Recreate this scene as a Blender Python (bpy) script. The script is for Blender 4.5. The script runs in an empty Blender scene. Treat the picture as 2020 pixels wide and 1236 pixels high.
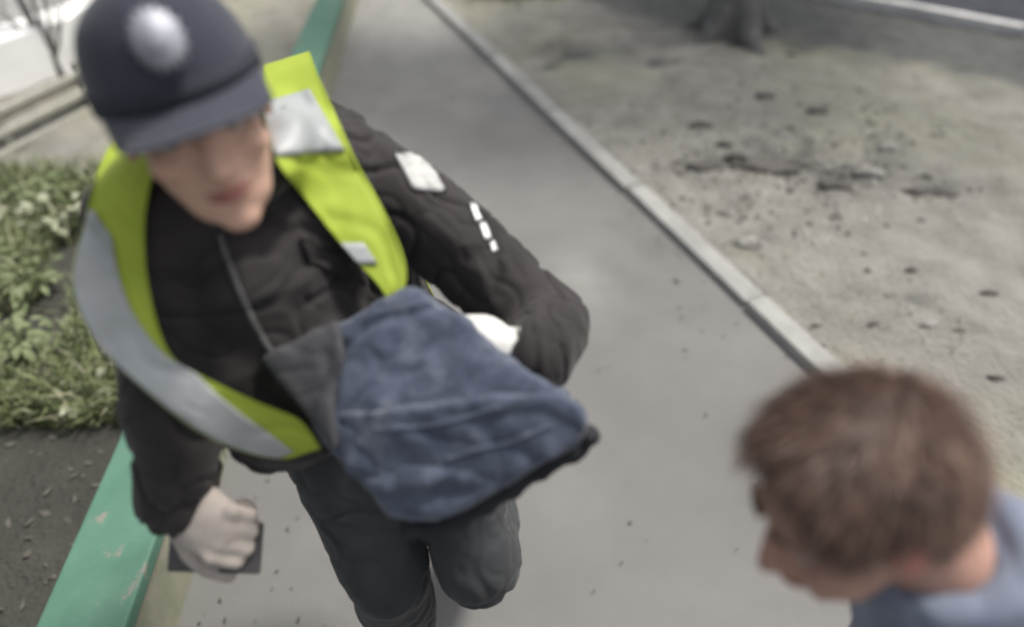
import bpy, bmesh, math, random
from mathutils import Vector, Matrix, noise
from mathutils.bvhtree import BVHTree

random.seed(7)
S = bpy.context.scene
COL = S.collection
R = math.radians

# ------------------------------------------------------------------ camera
F, PITCH, H = 1400.0, R(39.7), 1.85
CX, CY = 1010.0, 618.0
FW = Vector((0, math.cos(PITCH), -math.sin(PITCH)))
UP = Vector((0, math.sin(PITCH), math.cos(PITCH)))
RT = Vector((1, 0, 0))
CAM = Vector((0, 0, H))
cam = bpy.data.cameras.new('camera')
cam.sensor_width = 36.0
cam.lens = 36.0 * F / 2020.0
cam.clip_start = 0.02
cam.clip_end = 1200
cam.dof.use_dof = True
cam.dof.focus_distance = 1.45
cam.dof.aperture_fstop = 0.92
camo = bpy.data.objects.new('camera', cam)
COL.objects.link(camo)
camo.location = CAM
camo.rotation_euler = (math.pi / 2 - PITCH, 0, 0)
S.camera = camo

# ------------------------------------------------------------------ light
SUN_EL, SUN_AZ = R(64), R(62)          # azimuth measured from +Y towards +X
sdir = Vector((math.sin(SUN_AZ) * math.cos(SUN_EL), math.cos(SUN_AZ) * math.cos(SUN_EL), math.sin(SUN_EL)))
w = bpy.data.worlds.new('World')
S.world = w
w.use_nodes = True
nt = w.node_tree
bg = nt.nodes['Background']
sky = nt.nodes.new('ShaderNodeTexSky')
sky.sky_type = 'NISHITA'
sky.sun_disc = False
sky.sun_elevation = SUN_EL
sky.sun_rotation = SUN_AZ
sky.dust_density = 4.0
hs = nt.nodes.new('ShaderNodeHueSaturation')
hs.inputs['Saturation'].default_value = 0.22
nt.links.new(sky.outputs[0], hs.inputs['Color'])
nt.links.new(hs.outputs[0], bg.inputs['Color'])
bg.inputs['Strength'].default_value = 0.095
sl = bpy.data.lights.new('sun', 'SUN')
sl.energy = 2.0
sl.angle = R(9)
sl.color = (1.0, 0.94, 0.85)
so = bpy.data.objects.new('sun', sl)
COL.objects.link(so)
so.rotation_euler = (-sdir).to_track_quat('-Z', 'Y').to_euler()
S.view_settings.view_transform = 'Standard'
S.view_settings.look = 'None'
S.view_settings.gamma = 1
S.view_settings.exposure = 0.92
S.render.filter_size = 2.0
try:
    S.cycles.filter_width = 2.0
except Exception:
    pass


# ------------------------------------------------------------------ helpers
def W(px, py, d):
    u, v = (px - CX) / F, (CY - py) / F
    return CAM + (FW + UP * v + RT * u) * d


def ray(px, py):
    return FW + UP * ((CY - py) / F) + RT * ((px - CX) / F)


def G(px, py, z=0.0):
    r = ray(px, py)
    return CAM + r * ((z - H) / r.z)


def nz(p, s, seed=0.0):
    return noise.noise(Vector((p[0] * s + seed, p[1] * s - seed * 1.7, (p[2] if len(p) > 2 else 0.0) * s + seed * .6)))


def link(ob, parent=None):
    COL.objects.link(ob)
    if parent:
        ob.parent = parent
    return ob


def tag(o, label=None, cat=None, group=None, kind=None):
    for k, v in (('label', label), ('category', cat), ('group', group), ('kind', kind)):
        if v:
            o[k] = v
    return o


def empty(name, loc, label, cat, group=None):
    o = bpy.data.objects.new(name, None)
    o.location = loc
    o.empty_display_size = 0.1
    COL.objects.link(o)
    return tag(o, label, cat, group)


def setp(ob, parent):
    """parent keeping world coordinates of the mesh data (mesh built in world space)"""
    ob.parent = parent
    loc = parent.location.copy()
    if parent.parent:
        loc = loc + parent.parent.location
        loc = Vector((0, 0, 0)) + parent['_w'] if '_w' in parent else loc
    ob.location = -loc
    return ob


def mesh_from(name, verts, faces, mats, parent=None, smooth=True):
    me = bpy.data.meshes.new(name)
    me.from_pydata([tuple(v) for v in verts], [], faces)
    me.update()
    return wrap(name, me, mats, parent, smooth)


def wrap(name, me, mats, parent=None, smooth=True):
    if not isinstance(mats, (list, tuple)):
        mats = [mats]
    me.materials.clear()
    for m in mats:
        me.materials.append(m)
    if smooth:
        for p in me.polygons:
            p.use_smooth = True
    ob = bpy.data.objects.new(name, me)
    COL.objects.link(ob)
    if parent is not None:
        root = parent
        off = Vector((0, 0, 0))
        while root is not None:
            off += root.location
            root = root.parent
        ob.parent = parent
        ob.location = -off
    return ob


# ---- primitives in a bmesh
def add_ell(bm, c, r, rot=None, seg=20, ring=12):
    m = Matrix.Translation(Vector(c))
    if rot is not None:
        m = m @ rot.to_4x4()
    m = m @ Matrix.Diagonal((r[0], r[1], r[2], 1))
    bmesh.ops.create_uvsphere(bm, u_segments=seg, v_segments=ring, radius=1.0, matrix=m)


def add_tube(bm, pts, rads, seg=18, flat=None, caps=True):
    """tapered tube through pts; flat=(axis Vector, factor) squashes the section along that axis"""
    pts = [Vector(p) for p in pts]
    n = len(pts)
    rings = []
    t0 = (pts[1] - pts[0]).normalized()
    a = t0.cross(Vector((0, 0, 1)))
    if a.length < 1e-3:
        a = t0.cross(Vector((0, 1, 0)))
    a.normalize()
    for i in range(n):
        t = (pts[min(i + 1, n - 1)] - pts[max(i - 1, 0)]).normalized()
        a = (a - t * a.dot(t)).normalized()
        b = t.cross(a)
        ring = []
        for k in range(seg):
            an = 2 * math.pi * k / seg
            o = (a * math.cos(an) + b * math.sin(an)) * rads[i]
            if flat:
                o -= flat[0] * o.dot(flat[0]) * (1 - flat[1])
            ring.append(bm.verts.new(pts[i] + o))
        rings.append(ring)
    for i in range(n - 1):
        for k in range(seg):
            bm.faces.new((rings[i][k], rings[i][(k + 1) % seg], rings[i + 1][(k + 1) % seg], rings[i + 1][k]))
    if caps:
        bm.faces.new(rings[0][::-1])
        bm.faces.new(rings[-1])


def limb(bm, pts, rads, flat=None):
    add_tube(bm, pts, rads, flat=flat)
    for p, r in zip(pts, rads):
        rr = Vector((r, r, r)) * 0.99
        if flat:
            add_ell(bm, p, (r * .97, r * .97, r * .97) if flat is None else (r * min(1, flat[1] + .2),) * 3)
        else:
            add_ell(bm, p, rr)


def spline(pts, n=6):
    """catmull-rom through pts (list of Vectors / tuples of any size)"""
    out = []
    P = [Vector(p) for p in pts]
    for i in range(len(P) - 1):
        p0, p1, p2, p3 = P[max(i - 1, 0)], P[i], P[i + 1], P[min(i + 2, len(P) - 1)]
        for k in range(n):
            t = k / n
            out.append(0.5 * ((2 * p1) + (p2 - p0) * t + (2 * p0 - 5 * p1 + 4 * p2 - p3) * t * t + (3 * p1 - p0 - 3 * p2 + p3) * t ** 3))
    out.append(P[-1])
    return out


def remesh(bm, voxel, smooth=4, disp=None, factor=0.5):
    """voxel-union everything in bm into one continuous surface; returns a mesh"""
    me = bpy.data.meshes.new('tmp')
    bmesh.ops.recalc_face_normals(bm, faces=bm.faces[:])
    bm.to_mesh(me)
    bm.free()
    ob = bpy.data.objects.new('tmp', me)
    COL.objects.link(ob)
    md = ob.modifiers.new('r', 'REMESH')
    md.mode = 'VOXEL'
    md.voxel_size = voxel
    dg = bpy.context.evaluated_depsgraph_get()
    out = bpy.data.meshes.new_from_object(ob.evaluated_get(dg))
    bpy.data.objects.remove(ob)
    b = bmesh.new()
    b.from_mesh(out)
    for _ in range(smooth):
        bmesh.ops.smooth_vert(b, verts=b.verts[:], factor=factor, use_axis_x=True, use_axis_y=True, use_axis_z=True)
    b.normal_update()
    if disp:
        new = [v.co + v.normal * disp(v.co, v.normal) for v in b.verts]
        for v, c in zip(b.verts, new):
            v.co = c
    b.to_mesh(out)
    b.free()
    return out


# ------------------------------------------------------------------ materials
def mk(name, c1, c2=None, scale=8.0, rough=0.85, bump=0.0, bscale=60.0, detail=6.0, spec=0.3, coord='Object', sheen=0.0,
       metal=0.0, contrast=(0.35, 0.65), c3=None, scale3=2.0, con3=(0.45, 0.6), bdist=0.01, sss=0.0):
    m = bpy.data.materials.new(name)
    m.use_nodes = True
    t = m.node_tree
    p = t.nodes['Principled BSDF']
    p.inputs['Roughness'].default_value = rough
    p.inputs['Specular IOR Level'].default_value = spec
    p.inputs['Metallic'].default_value = metal
    if sheen:
        p.inputs['Sheen Weight'].default_value = sheen
        p.inputs['Sheen Roughness'].default_value = 0.5
    if sss:
        p.inputs['Subsurface Weight'].default_value = sss
        p.inputs['Subsurface Radius'].default_value = (0.012, 0.005, 0.003)
        p.inputs['Subsurface Scale'].default_value = 1.0
    tc = t.nodes.new('ShaderNodeTexCoord')
    src = tc.outputs[coord]

    def nois(sc, de):
        n = t.nodes.new('ShaderNodeTexNoise')
        n.inputs['Scale'].default_value = sc
        n.inputs['Detail'].default_value = de
        n.inputs['Roughness'].default_value = 0.6
        t.links.new(src, n.inputs['Vector'])
        return n.outputs['Fac']

    def ramp(f, lo, hi):
        r = t.nodes.new('ShaderNodeMapRange')
        r.inputs['From Min'].default_value = lo
        r.inputs['From Max'].default_value = hi
        t.links.new(f, r.inputs['Value'])
        return r.outputs['Result']

    def mix(f, a, b):
        x = t.nodes.new('ShaderNodeMix')
        x.data_type = 'RGBA'
        t.links.new(f, x.inputs[0])
        for i, v in ((6, a), (7, b)):
            if isinstance(v, tuple):
                x.inputs[i].default_value = (*v, 1)
            else:
                t.links.new(v, x.inputs[i])
        return x.outputs[2]
    if c2 is None:
        p.inputs['Base Color'].default_value = (*c1, 1)
    else:
        col = mix(ramp(nois(scale, detail), *contrast), c1, c2)
        if c3 is not None:
            col = mix(ramp(nois(scale3, 4), *con3), col, c3)
        t.links.new(col, p.inputs['Base Color'])
    if bump:
        b = t.nodes.new('ShaderNodeBump')
        b.inputs['Strength'].default_value = bump
        b.inputs['Distance'].default_value = bdist
        t.links.new(nois(bscale, 8), b.inputs['Height'])
        t.links.new(b.outputs[0], p.inputs['Normal'])
    return m


M = {}
M['dirt'] = mk('dry_dirt', (.215, .206, .185), (.315, .305, .28), 5.0, .95, 1.0, 38, 10, .1, c3=(.345, .34, .265), scale3=.6, con3=(.47, .66), bdist=.035, contrast=(.32, .62))


def attr_mix(m, attr, col, other=None):
    t = m.node_tree
    p = t.nodes['Principled BSDF']
    l = p.inputs['Base Color'].links[0]
    src = l.from_socket
    a = t.nodes.new('ShaderNodeAttribute')
    a.attribute_name = attr
    x = t.nodes.new('ShaderNodeMix')
    x.data_type = 'RGBA'
    t.links.new(a.outputs['Fac'], x.inputs[0])
    t.links.new(src, x.inputs[6])
    n = t.nodes.new('ShaderNodeTexNoise')
    n.inputs['Scale'].default_value = 7
    n.inputs['Detail'].default_value = 7
    tc = t.nodes.new('ShaderNodeTexCoord')
    t.links.new(tc.outputs['Object'], n.inputs['Vector'])
    y = t.nodes.new('ShaderNodeMix')
    y.data_type = 'RGBA'
    t.links.new(n.outputs['Fac'], y.inputs[0])
    y.inputs[6].default_value = (*[c * .7 for c in col], 1)
    y.inputs[7].default_value = (*[c * 1.3 for c in col], 1)
    t.links.new(y.outputs[2], x.inputs[7])
    t.links.new(x.outputs[2], p.inputs['Base Color'])


def set_attr(ob, name, vals):
    at = ob.data.attributes.new(name, 'FLOAT', 'POINT')
    at.data.foreach_set('value', vals)


attr_mix(M['dirt'], 'shade_earth', (.115, .118, .116))  # verge and furrow shade mixed into the dirt colour, with dark earth patches
attr_mix(M['dirt'], 'soil', (.075, .075, .066))
M['soil'] = mk('dark_soil', (.055, .055, .05), (.12, .115, .10), 5.0, .95, .9, 40, 8, .1, bdist=.03)
M['asphalt'] = mk('worn_asphalt', (.150, .148, .145), (.198, .194, .19), 1.1, .93, .6, 160, 9, .15, c3=(.145, .144, .142), scale3=.7, con3=(.45, .75), bdist=.003)
attr_mix(M['asphalt'], 'path_dark', (.135, .134, .132))
attr_mix(M['asphalt'], 'path_pale', (.30, .298, .285))
M['road'] = mk('road_asphalt', (.035, .038, .047), (.055, .058, .068), 4, .95, .4, 150, 6, .1)
M['kerb'] = mk('kerb_concrete', (.25, .25, .242), (.33, .33, .318), 9, .9, .5, 120, 8, .15, bdist=.004)
M['white_kerb'] = mk('painted_kerb', (.62, .62, .62), (.42, .42, .42), 6, .85, .3, 60)
M['green'] = mk('green_paint', (.070, .160, .115), (.090, .19, .138), 9, .62, .25, 60, 6, .3, c3=(.19, .195, .165), scale3=17, con3=(.63, .69), bdist=.004)
M['olive'] = mk('old_plaster', (.20, .205, .15), (.27, .265, .205), 9, .9, .4, 60, bdist=.004)
M['wood'] = mk('weathered_wood', (.15, .145, .115), (.235, .225, .18), 14, .9, .5, 70, bdist=.004)
M['woodpale'] = mk('pale_rail', (.34, .335, .29), (.44, .43, .38), 14, .9, .4, 70, bdist=.004)
M['white'] = mk('white_paint', (.88, .88, .87), (.82, .82, .80), 5, .7, .1, 40)
M['bark'] = mk('bark', (.115, .115, .113), (.185, .183, .178), 18, .95, 1.0, 45, 8, .1, bdist=.02)
M['twig'] = mk('twig_bark', (.17, .165, .16), (.28, .275, .265), 30, .9, .4, 90, bdist=.003)
M['leaf'] = mk('leaf', (.11, .145, .065), (.20, .23, .13), 9, .75, .3, 40, 4, .3, coord='Object')
M['leafp'] = mk('pale_leaf', (.26, .28, .19), (.36, .37, .28), 9, .8, 0)
M['grass'] = mk('grass', (.085, .115, .05), (.15, .18, .09), 7, .8, 0)
M['grassb'] = mk('bright_grass', (.125, .155, .06), (.215, .24, .115), 7, .8, 0)
M['drygrass'] = mk('dry_grass', (.26, .255, .17), (.34, .33, .24), 3, .9, 0)
M['stone'] = mk('stone', (.24, .235, .22), (.34, .33, .31), 30, .9, .6, 80, bdist=.006)
M['clod'] = mk('dark_clod', (.07, .065, .061), (.13, .123, .115), 40, .95, .8, 80, bdist=.006)
M['litter'] = mk('leaf_litter', (.075, .07, .06), (.14, .135, .12), 30, .9, 0)
M['jacket'] = mk('black_jacket', (.018, .0158, .0163), (.033, .0285, .0295), 7, .78, .5, 420, 4, .25, sheen=.12, bdist=.0015)
M['trousers'] = mk('dark_trousers', (.026, .028, .031), (.040, .043, .047), 6, .8, .5, 420, 4, .25, sheen=.12, bdist=.0015)
M['vest'] = mk('hi_vis_yellow', (.285, .36, .04), (.33, .41, .05), 9, .7, .35, 500, 4, .3, bdist=.001)
M['binding'] = mk('vest_binding', (.25, .325, .03), (.30, .38, .045), 30, .75, .4, 600, 4, .3, bdist=.001)
M['tape'] = mk('reflective_tape', (.28, .30, .305), (.335, .355, .365), 14, .42, .35, 700, 3, .5, bdist=.0008)
M['capm'] = mk('navy_cap', (.030, .034, .050), (.043, .048, .068), 9, .85, .4, 500, 4, .25, sheen=.15, bdist=.001)
M['capband'] = mk('cap_band', (.022, .024, .034), (.03, .033, .045), 9, .8, .4, 500, bdist=.001)
M['metal'] = mk('badge_metal', (.42, .43, .48), (.27, .28, .33), 60, .55, .5, 140, metal=.4, bdist=.002)
M['skin'] = mk('skin', (.52, .325, .25), (.59, .38, .30), 18, .55, .25, 260, 5, .35, sss=.25, bdist=.001)
M['skin2'] = mk('skin_flushed', (.36, .21, .165), (.44, .265, .21), 18, .55, .25, 260, 5, .35, sss=.25, bdist=.001)
M['lip'] = mk('lip', (.30, .13, .11), None, rough=.5)
M['earm'] = mk('ear_skin', (.45, .17, .15), (.50, .21, .18), 20, .55, .2, 200, sss=.3, bdist=.001)
M['eyew'] = mk('eye_white', (.45, .42, .39), None, rough=.25, spec=.5)
M['iris'] = mk('iris', (.05, .04, .03), None, rough=.15, spec=.5)
M['hair'] = mk('brown_hair', (.058, .032, .024), (.105, .062, .046), 60, .55, .5, 200, 4, .4, bdist=.002)
M['hairs'] = mk('brown_strands', (.062, .035, .026), (.165, .100, .074), 26, .5, 0, spec=.45)
M['hairdark'] = mk('dark_hair', (.028, .021, .018), (.045, .034, .028), 60, .6, .5, 200, bdist=.002)
M['denim'] = mk('slate_blue_cloth', (.042, .053, .085), (.082, .098, .142), 34, .85, .6, 300, 5, .25, sheen=.2, c3=(.135, .148, .19), scale3=16, con3=(.54, .70), bdist=.002)
M['denimd'] = mk('dark_lining', (.020, .021, .025), (.03, .031, .036), 9, .85, .3, 300, bdist=.002)
M['greycloth'] = mk('grey_cloth', (.055, .056, .062), (.082, .083, .09), 14, .85, .5, 300, bdist=.002)
M['blue'] = mk('blue_jacket', (.15, .175, .24), (.19, .215, .285), 9, .8, .4, 300, 5, .25, sheen=.15, bdist=.0015)
M['glove'] = mk('pale_glove', (.60, .60, .58), (.68, .68, .66), 16, .85, .4, 300, bdist=.001)
M['gloveg'] = mk('grey_glove', (.33, .295, .27), (.40, .36, .33), 16, .8, .4, 260, bdist=.001)
M['phone'] = mk('dark_plastic', (.05, .048, .05), None, rough=.35, spec=.5)
M['zip'] = mk('zip_teeth', (.06, .06, .062), (.10, .10, .10), 300, .45, .6, 600, bdist=.001)
M['shoe'] = mk('black_shoe', (.012, .012, .012), (.02, .02, .02), 20, .45, .2, 90, bdist=.002)
M['patch'] = mk('patch_cloth', (.50, .50, .49), (.36, .36, .36), 60, .7, .4, 500, bdist=.001)
M['reflect'] = mk('white_bars', (.78, .78, .77), None, rough=.5)
M['cream'] = mk('cream_shirt', (.42, .36, .27), (.48, .41, .31), 20, .85, .3, 300, bdist=.001)

# ------------------------------------------------------------------ setting
# kerb: path-side top edge, straight line on the plane z=KT
KT = 0.045
ka, kb = G(1164, 300, KT), G(1646, 757, KT)
kd = (kb - ka)
kd.z = 0
kd.normalize()                      # towards the camera
kn = Vector((-kd.y, kd.x, 0))       # to the dirt side
if kn.x < 0:
    kn = -kn
KW = 0.102


def kside(x, y):
    return (Vector((x, y, 0)) - Vector((ka.x, ka.y, 0))).dot(kn)


# green topped wall: outer top edge
GT = 0.30
ga, gb = G(70, 1236, GT), G(220, 900, GT)
gd = gb - ga
gd.z = 0
gd.normalize()
gn = Vector((gd.y, -gd.x, 0))
if gn.x < 0:
    gn = -gn                         # towards the path
GWID = 0.20


def gside(x, y):
    return (Vector((x, y, 0)) - Vector((ga.x, ga.y, 0))).dot(gn)


# road kerb at the top right
ra, rb = G(2020, 52, 0.12), G(1735, 0, 0.12)
rd = rb - ra
rd.z = 0
rd.normalize()
rn = Vector((rd.y, -rd.x, 0))
if rn.x < 0:
    rn = -rn


def rside(x, y):
    return (Vector((x, y, 0)) - Vector((ra.x, ra.y, 0))).dot(rn)


def sst(a, b, x):
    t = max(0.0, min(1.0, (x - a) / (b - a)))
    return t * t * (3 - 2 * t)


ridges = []   # (centre, half-length dir, width, height) furrows and lumps trodden into the dirt
for (px, py, lx, hgt) in [(1560, 325, 150, -.035), (1400, 326, 70, -.03), (1660, 362, 80, -.03), (1735, 345, 50, -.025), (1500, 240, 60, -.03), (1610, 228, 70, -.03),
                          (1490, 478, 60, -.03), (1435, 416, 40, -.025), (1850, 380, 110, -.03), (1545, 268, 60, -.03), (1720, 290, 110, .03), (1600, 300, 130, .035),
                          (1690, 345, 90, .03), (1480, 465, 50, .025), (1435, 403, 40, .025), (1960, 245, 100, -.03), (1800, 600, 60, -.015), (1120, 112, 130, -.06), (1290, 130, 110, -.05), (1075, 130, 60, -.05), (1270, 62, 90, -.05),
                          (1120, 95, 120, .05)]:
    c = G(px, py)
    sc = (c - CAM).dot(FW) / F
    ridges.append((c.x, c.y, lx * sc * .5, .035 + abs(hgt) * .6, hgt))


def ground_h(x, y):
    k, g, r = kside(x, y), gside(x, y), rside(x, y)
    if k > KW * .5 and r < 0.05:
        b = .006 + sst(.0, .5, k - KW) * .03 + .02 * nz((x, y), 1.3, 3) + (.018 * nz((x, y), 4.1, 9) + .014 * nz((x, y), 9, 4)) * (.35 + .65 * sst(0, .3, k - KW))
        if x < 9 and y < 9:
            for cx, cy, l, wd, h in ridges:
                dx, dy = (x - cx) / l, (y - cy) / wd
                if abs(dx) < 2.5 and abs(dy) < 3:
                    b += h * math.exp(-dx * dx - dy * dy) * (1 + .5 * nz((x, y), 9, 2))
        return max(b, -.01)
    if k > 0 and r >= .05:
        return -0.03
    if g < .02:
        return .03 + .04 * nz((x, y), 1.1, 5) + .025 * nz((x, y), 4.3, 1) + .012 * nz((x, y), 12, 6)
    return -.06


def axis(lo, hi, step, far):
    v = []
    x = lo
    while x <= hi:
        v.append(x)
        x += step
    s = step
    a, b = lo, hi
    pre, post = [], []
    while a > -far:
        s *= 1.35
        a -= s
        b += s
        pre.append(a)
        post.append(b)
    return pre[::-1] + v + post


xs, ys = axis(-4.5, 6.0, .035, 420), axis(.1, 7.5, .035, 420)
gv, gf, shade_earth, soil = [], [], [], []
tp = G(1590, 330)
nx = len(xs)
for y in ys:
    for x in xs:
        gv.append((x, y, ground_h(x, y)))
        k, g, rs_ = kside(x, y), gside(x, y), rside(x, y)
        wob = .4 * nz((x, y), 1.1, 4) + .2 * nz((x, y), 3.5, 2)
        dm = sst(-1.5, -.8, rs_ + wob) if k > 0 else 0  # shaded band beside the road, painted as darker ground
        if k > .15:
            tx, ty = (x - tp.x) / .62, (y - tp.y) / .42
            if tx * tx + ty * ty < 8:
                dm = max(dm, .75 * math.exp(-tx * tx - ty * ty) * sst(-.2, .4, nz((x, y), 4.5, 31) + .4 * nz((x, y), 13, 3)))
        for cx, cy, l, wd, h in ridges:
            if h < 0 and k > 0:
                dx, dy = (x - cx) / (l * 1.1), (y - cy) / (wd * 1.3)
                if abs(dx) < 2.5 and abs(dy) < 3:
                    dm = max(dm, (1.0 if h < -.045 else .7) * math.exp(-dx * dx - dy * dy) * sst(-.3, .25, nz((x, y), 8, 2)))  # shade in the furrows, put into the ground colour
        if 0 < k < KW + .12:
            dm = max(dm, .8 * sst(.05, .0, abs(k - KW - .015)) * sst(-.1, .3, nz((x, y), 5, 21)))
        shade_earth.append(min(1, dm))
        soil.append(sst(3.3, 2.5, y + .5 * nz((x, y), 1.2, 8) + .25 * nz((x, y), 4, 8)) if g < .1 and k < 0 else 0)
for j in range(len(ys) - 1):
    for i in range(nx - 1):
        a = j * nx + i
        gf.append((a, a + 1, a + nx + 1, a + nx))
ground = mesh_from('ground', gv, gf, [M['dirt']])
set_attr(ground, 'shade_earth', shade_earth)
set_attr(ground, 'soil', soil)
tag(ground, kind='structure')


def strip(name, a, d, n, w0, w1, t0, t1, z, m, nseg=1):
    vs, fs = [], []
    for i in range(nseg + 1):
        t = t0 + (t1 - t0) * i / nseg
        for ww in (w0, w1):
            p = Vector((a.x, a.y, 0)) + d * t + n * ww
            vs.append((p.x, p.y, z))
    for i in range(nseg):
        fs.append((2 * i, 2 * i + 1, 2 * i + 3, 2 * i + 2))
    return mesh_from(name, vs, fs, m, smooth=False)


# path: between the green wall and the kerb
pv, pf = [], []
NP, NQ = 170, 60
path_dark, path_pale = [], []
w0, w1, w2 = G(1185, 592), G(1260, 528), G(1345, 500)
d0 = G(1150, 575)


def seg_d(p, a, b_):
    t = max(0, min(1, (p - a).dot(b_ - a) / (b_ - a).length_squared))
    return (p - a - (b_ - a) * t).length


for i in range(NP + 1):
    t = i / NP
    y = -6 + 46 * t ** 1.6
    # where the two border lines are at this y
    xl = ga.x + gd.x / gd.y * (y - ga.y)
    xr = ka.x + kd.x / kd.y * (y - ka.y)
    if xr < xl + .25:
        xr = xl + .25
    for j in range(NQ + 1):
        q = j / NQ
        x = xl + .1 + (xr - xl - .06) * q
        pv.append((x, y, .0 + .006 * nz((x, y), .9, 2)))
        p = Vector((x, y, 0))
        jit = .06 * nz((x, y), 5, 7)
        path_dark.append(.8 * sst(.16, .02, min(seg_d(p, w0, w1), seg_d(p, w1, w2)) + jit) + .35 * sst(.1, .5, nz((x, y), .8, 12)) * sst(2.6, 1.0, y))  # smeared stain, plus random darker patches growing towards the near end
        path_pale.append(.45 * sst(.26, .04, (p - d0).length + jit) + .6 * sst(3.6, 6.0, y + jit * 6))  # pale stained spot, and paler towards the far end
for i in range(NP):
    for j in range(NQ):
        a = i * (NQ + 1) + j
        pf.append((a, a + 1, a + NQ + 2, a + NQ + 1))
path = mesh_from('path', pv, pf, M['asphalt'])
set_attr(path, 'path_dark', path_dark)
set_attr(path, 'path_pale', path_pale)
tag(path, kind='structure')

road = strip('road', ra, rd, rn, .10, 9.0, -40, 60, -.012, M['road'])
tag(road, kind='structure')


def box_mesh(name, sx, sy, sz, bev, jitter=0.0):
    bm = bmesh.new()
    bmesh.ops.create_cube(bm, size=1)
    for v in bm.verts:
        v.co = Vector((v.co.x * sx, v.co.y * sy, v.co.z * sz))
    bmesh.ops.bevel(bm, geom=bm.edges[:], offset=bev, segments=2, affect='EDGES', profile=.6)
    me = bpy.data.meshes.new(name)
    bm.to_mesh(me)
    bm.free()
    return me


def stones(root_name, a, d, n, length, width, top, depth, m, t0, t1, pname, gap=.008):
    root = bpy.data.objects.new(root_name, None)
    root.location = (a.x, a.y, 0)
    COL.objects.link(root)
    me = box_mesh(pname, width, length - gap, depth, .012)
    me.materials.append(m)
    for p in me.polygons:
        p.use_smooth = False
    t = t0
    while t < t1:
        o = bpy.data.objects.new(pname, me)
        c = d * (t + length / 2) + n * (width / 2 + random.uniform(-.004, .004))
        o.location = (c.x, c.y, top - depth / 2 + random.uniform(-.006, .004))
        o.rotation_euler = (random.uniform(-.004, .004), random.uniform(-.01, .01), math.atan2(-d.x, d.y) + random.uniform(-.006, .006))
        COL.objects.link(o)
        o.parent = root
        t += length
    return root


kerb = stones('kerb', ka, -kd, kn, 1.0, KW, KT, .3, M['kerb'], -5.4, 9, 'kerb_stone')
tag(kerb, kind='structure')
rkerb = stones('road_kerb', ra, rd, rn, 1.0, .10, .12, .3, M['white_kerb'], -4, 9, 'kerb_stone')
tag(rkerb, kind='structure')

# green topped low wall along the left of the path
gw = empty('low_wall', (ga.x, ga.y, 0), 'low wall with a teal-green painted top along the left edge of the path', 'wall')
glen = 1.15
bod = box_mesh('wall_block', GWID - .03, glen - .006, GT - .045 + .15, .006)
bod.materials.append(M['olive'])
cop = box_mesh('coping', GWID, glen - .004, .045, .008)
cop.materials.append(M['green'])
t = -1.6
while t < 7.6:
    c = gd * (t + glen / 2) + gn * (GWID / 2)
    for nm, me, z in (('wall_block', bod, (GT - .045 - .15) / 2), ('coping', cop, GT - .0225)):
        o = bpy.data.objects.new(nm, me)
        o.location = (c.x, c.y, z + random.uniform(-.002, .002))
        o.rotation_euler = (0, 0, math.atan2(-gd.x, gd.y))
        COL.objects.link(o)
        o.parent = gw
    t += glen

# ------------------------------------------------------------------ top left: fence, white wall, sapling, post
fa, fb = G(-60, 345), G(190, 215)
fdir = (fb - fa)
fdir.z = 0
flen = fdir.length
fdir.normalize()
fn = Vector((fdir.y, -fdir.x, 0))
frot = math.atan2(-fdir.x, fdir.y)
fence = empty('rail_fence', (fa.x, fa.y, 0), 'low weathered wooden rail fence in front of the white wall', 'fence')


def fbox(name, sx, sy, sz, along, side, z, m, bev=.004):
    me = box_mesh(name, sx, sy, sz, bev)
    me.materials.append(m)
    o = bpy.data.objects.new(name, me)
    c = fdir * along + fn * side
    o.location = (c.x, c.y, z)
    o.rotation_euler = (random.uniform(-.01, .01), random.uniform(-.02, .02), frot)
    COL.objects.link(o)
    o.parent = fence
    return o


FH = .27
for k in range(5):
    fbox('post', .05, .05, FH + .06, -.35 + k * .62, 0, (FH + .06) / 2 - .03, M['woodpale'])
for z in (.035, .135, .245):
    fbox('rail', .022, flen + 1.6, .034, flen / 2, .038, z, M['woodpale'])
for z in (.085, .19):
    fbox('board', .016, flen + 1.6, .056, flen / 2, -.034, z, M['wood'])

wa, wb = G(0, 203), G(150, 143)
wdir = wb - wa
wdir.z = 0
wdir.normalize()
wn = Vector((-wdir.y, wdir.x, 0))
ww = empty('white_wall', (wa.x, wa.y, 0), 'low white painted wall behind the wooden rail fence', 'wall')
for k in range(4):
    me = box_mesh('wall_block', .30, .6 - .004, .36, .01)
    me.materials.append(M['white'])
    o = bpy.data.objects.new('wall_block', me)
    c = wdir * (-.95 + .6 * k) + wn * .16
    o.location = (c.x, c.y, .15)
    o.rotation_euler = (0, 0, math.atan2(-wdir.x, wdir.y))
    COL.objects.link(o)
    o.parent = ww
pav = strip('pavement', wa, wdir, wn, .36, 4.5, -4, 6, .16, mk('grey_paving', (.24, .238, .235), (.31, .308, .30), 3, .9, .4, 60, bdist=.004), 1)
tag(pav, kind='structure')


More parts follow.
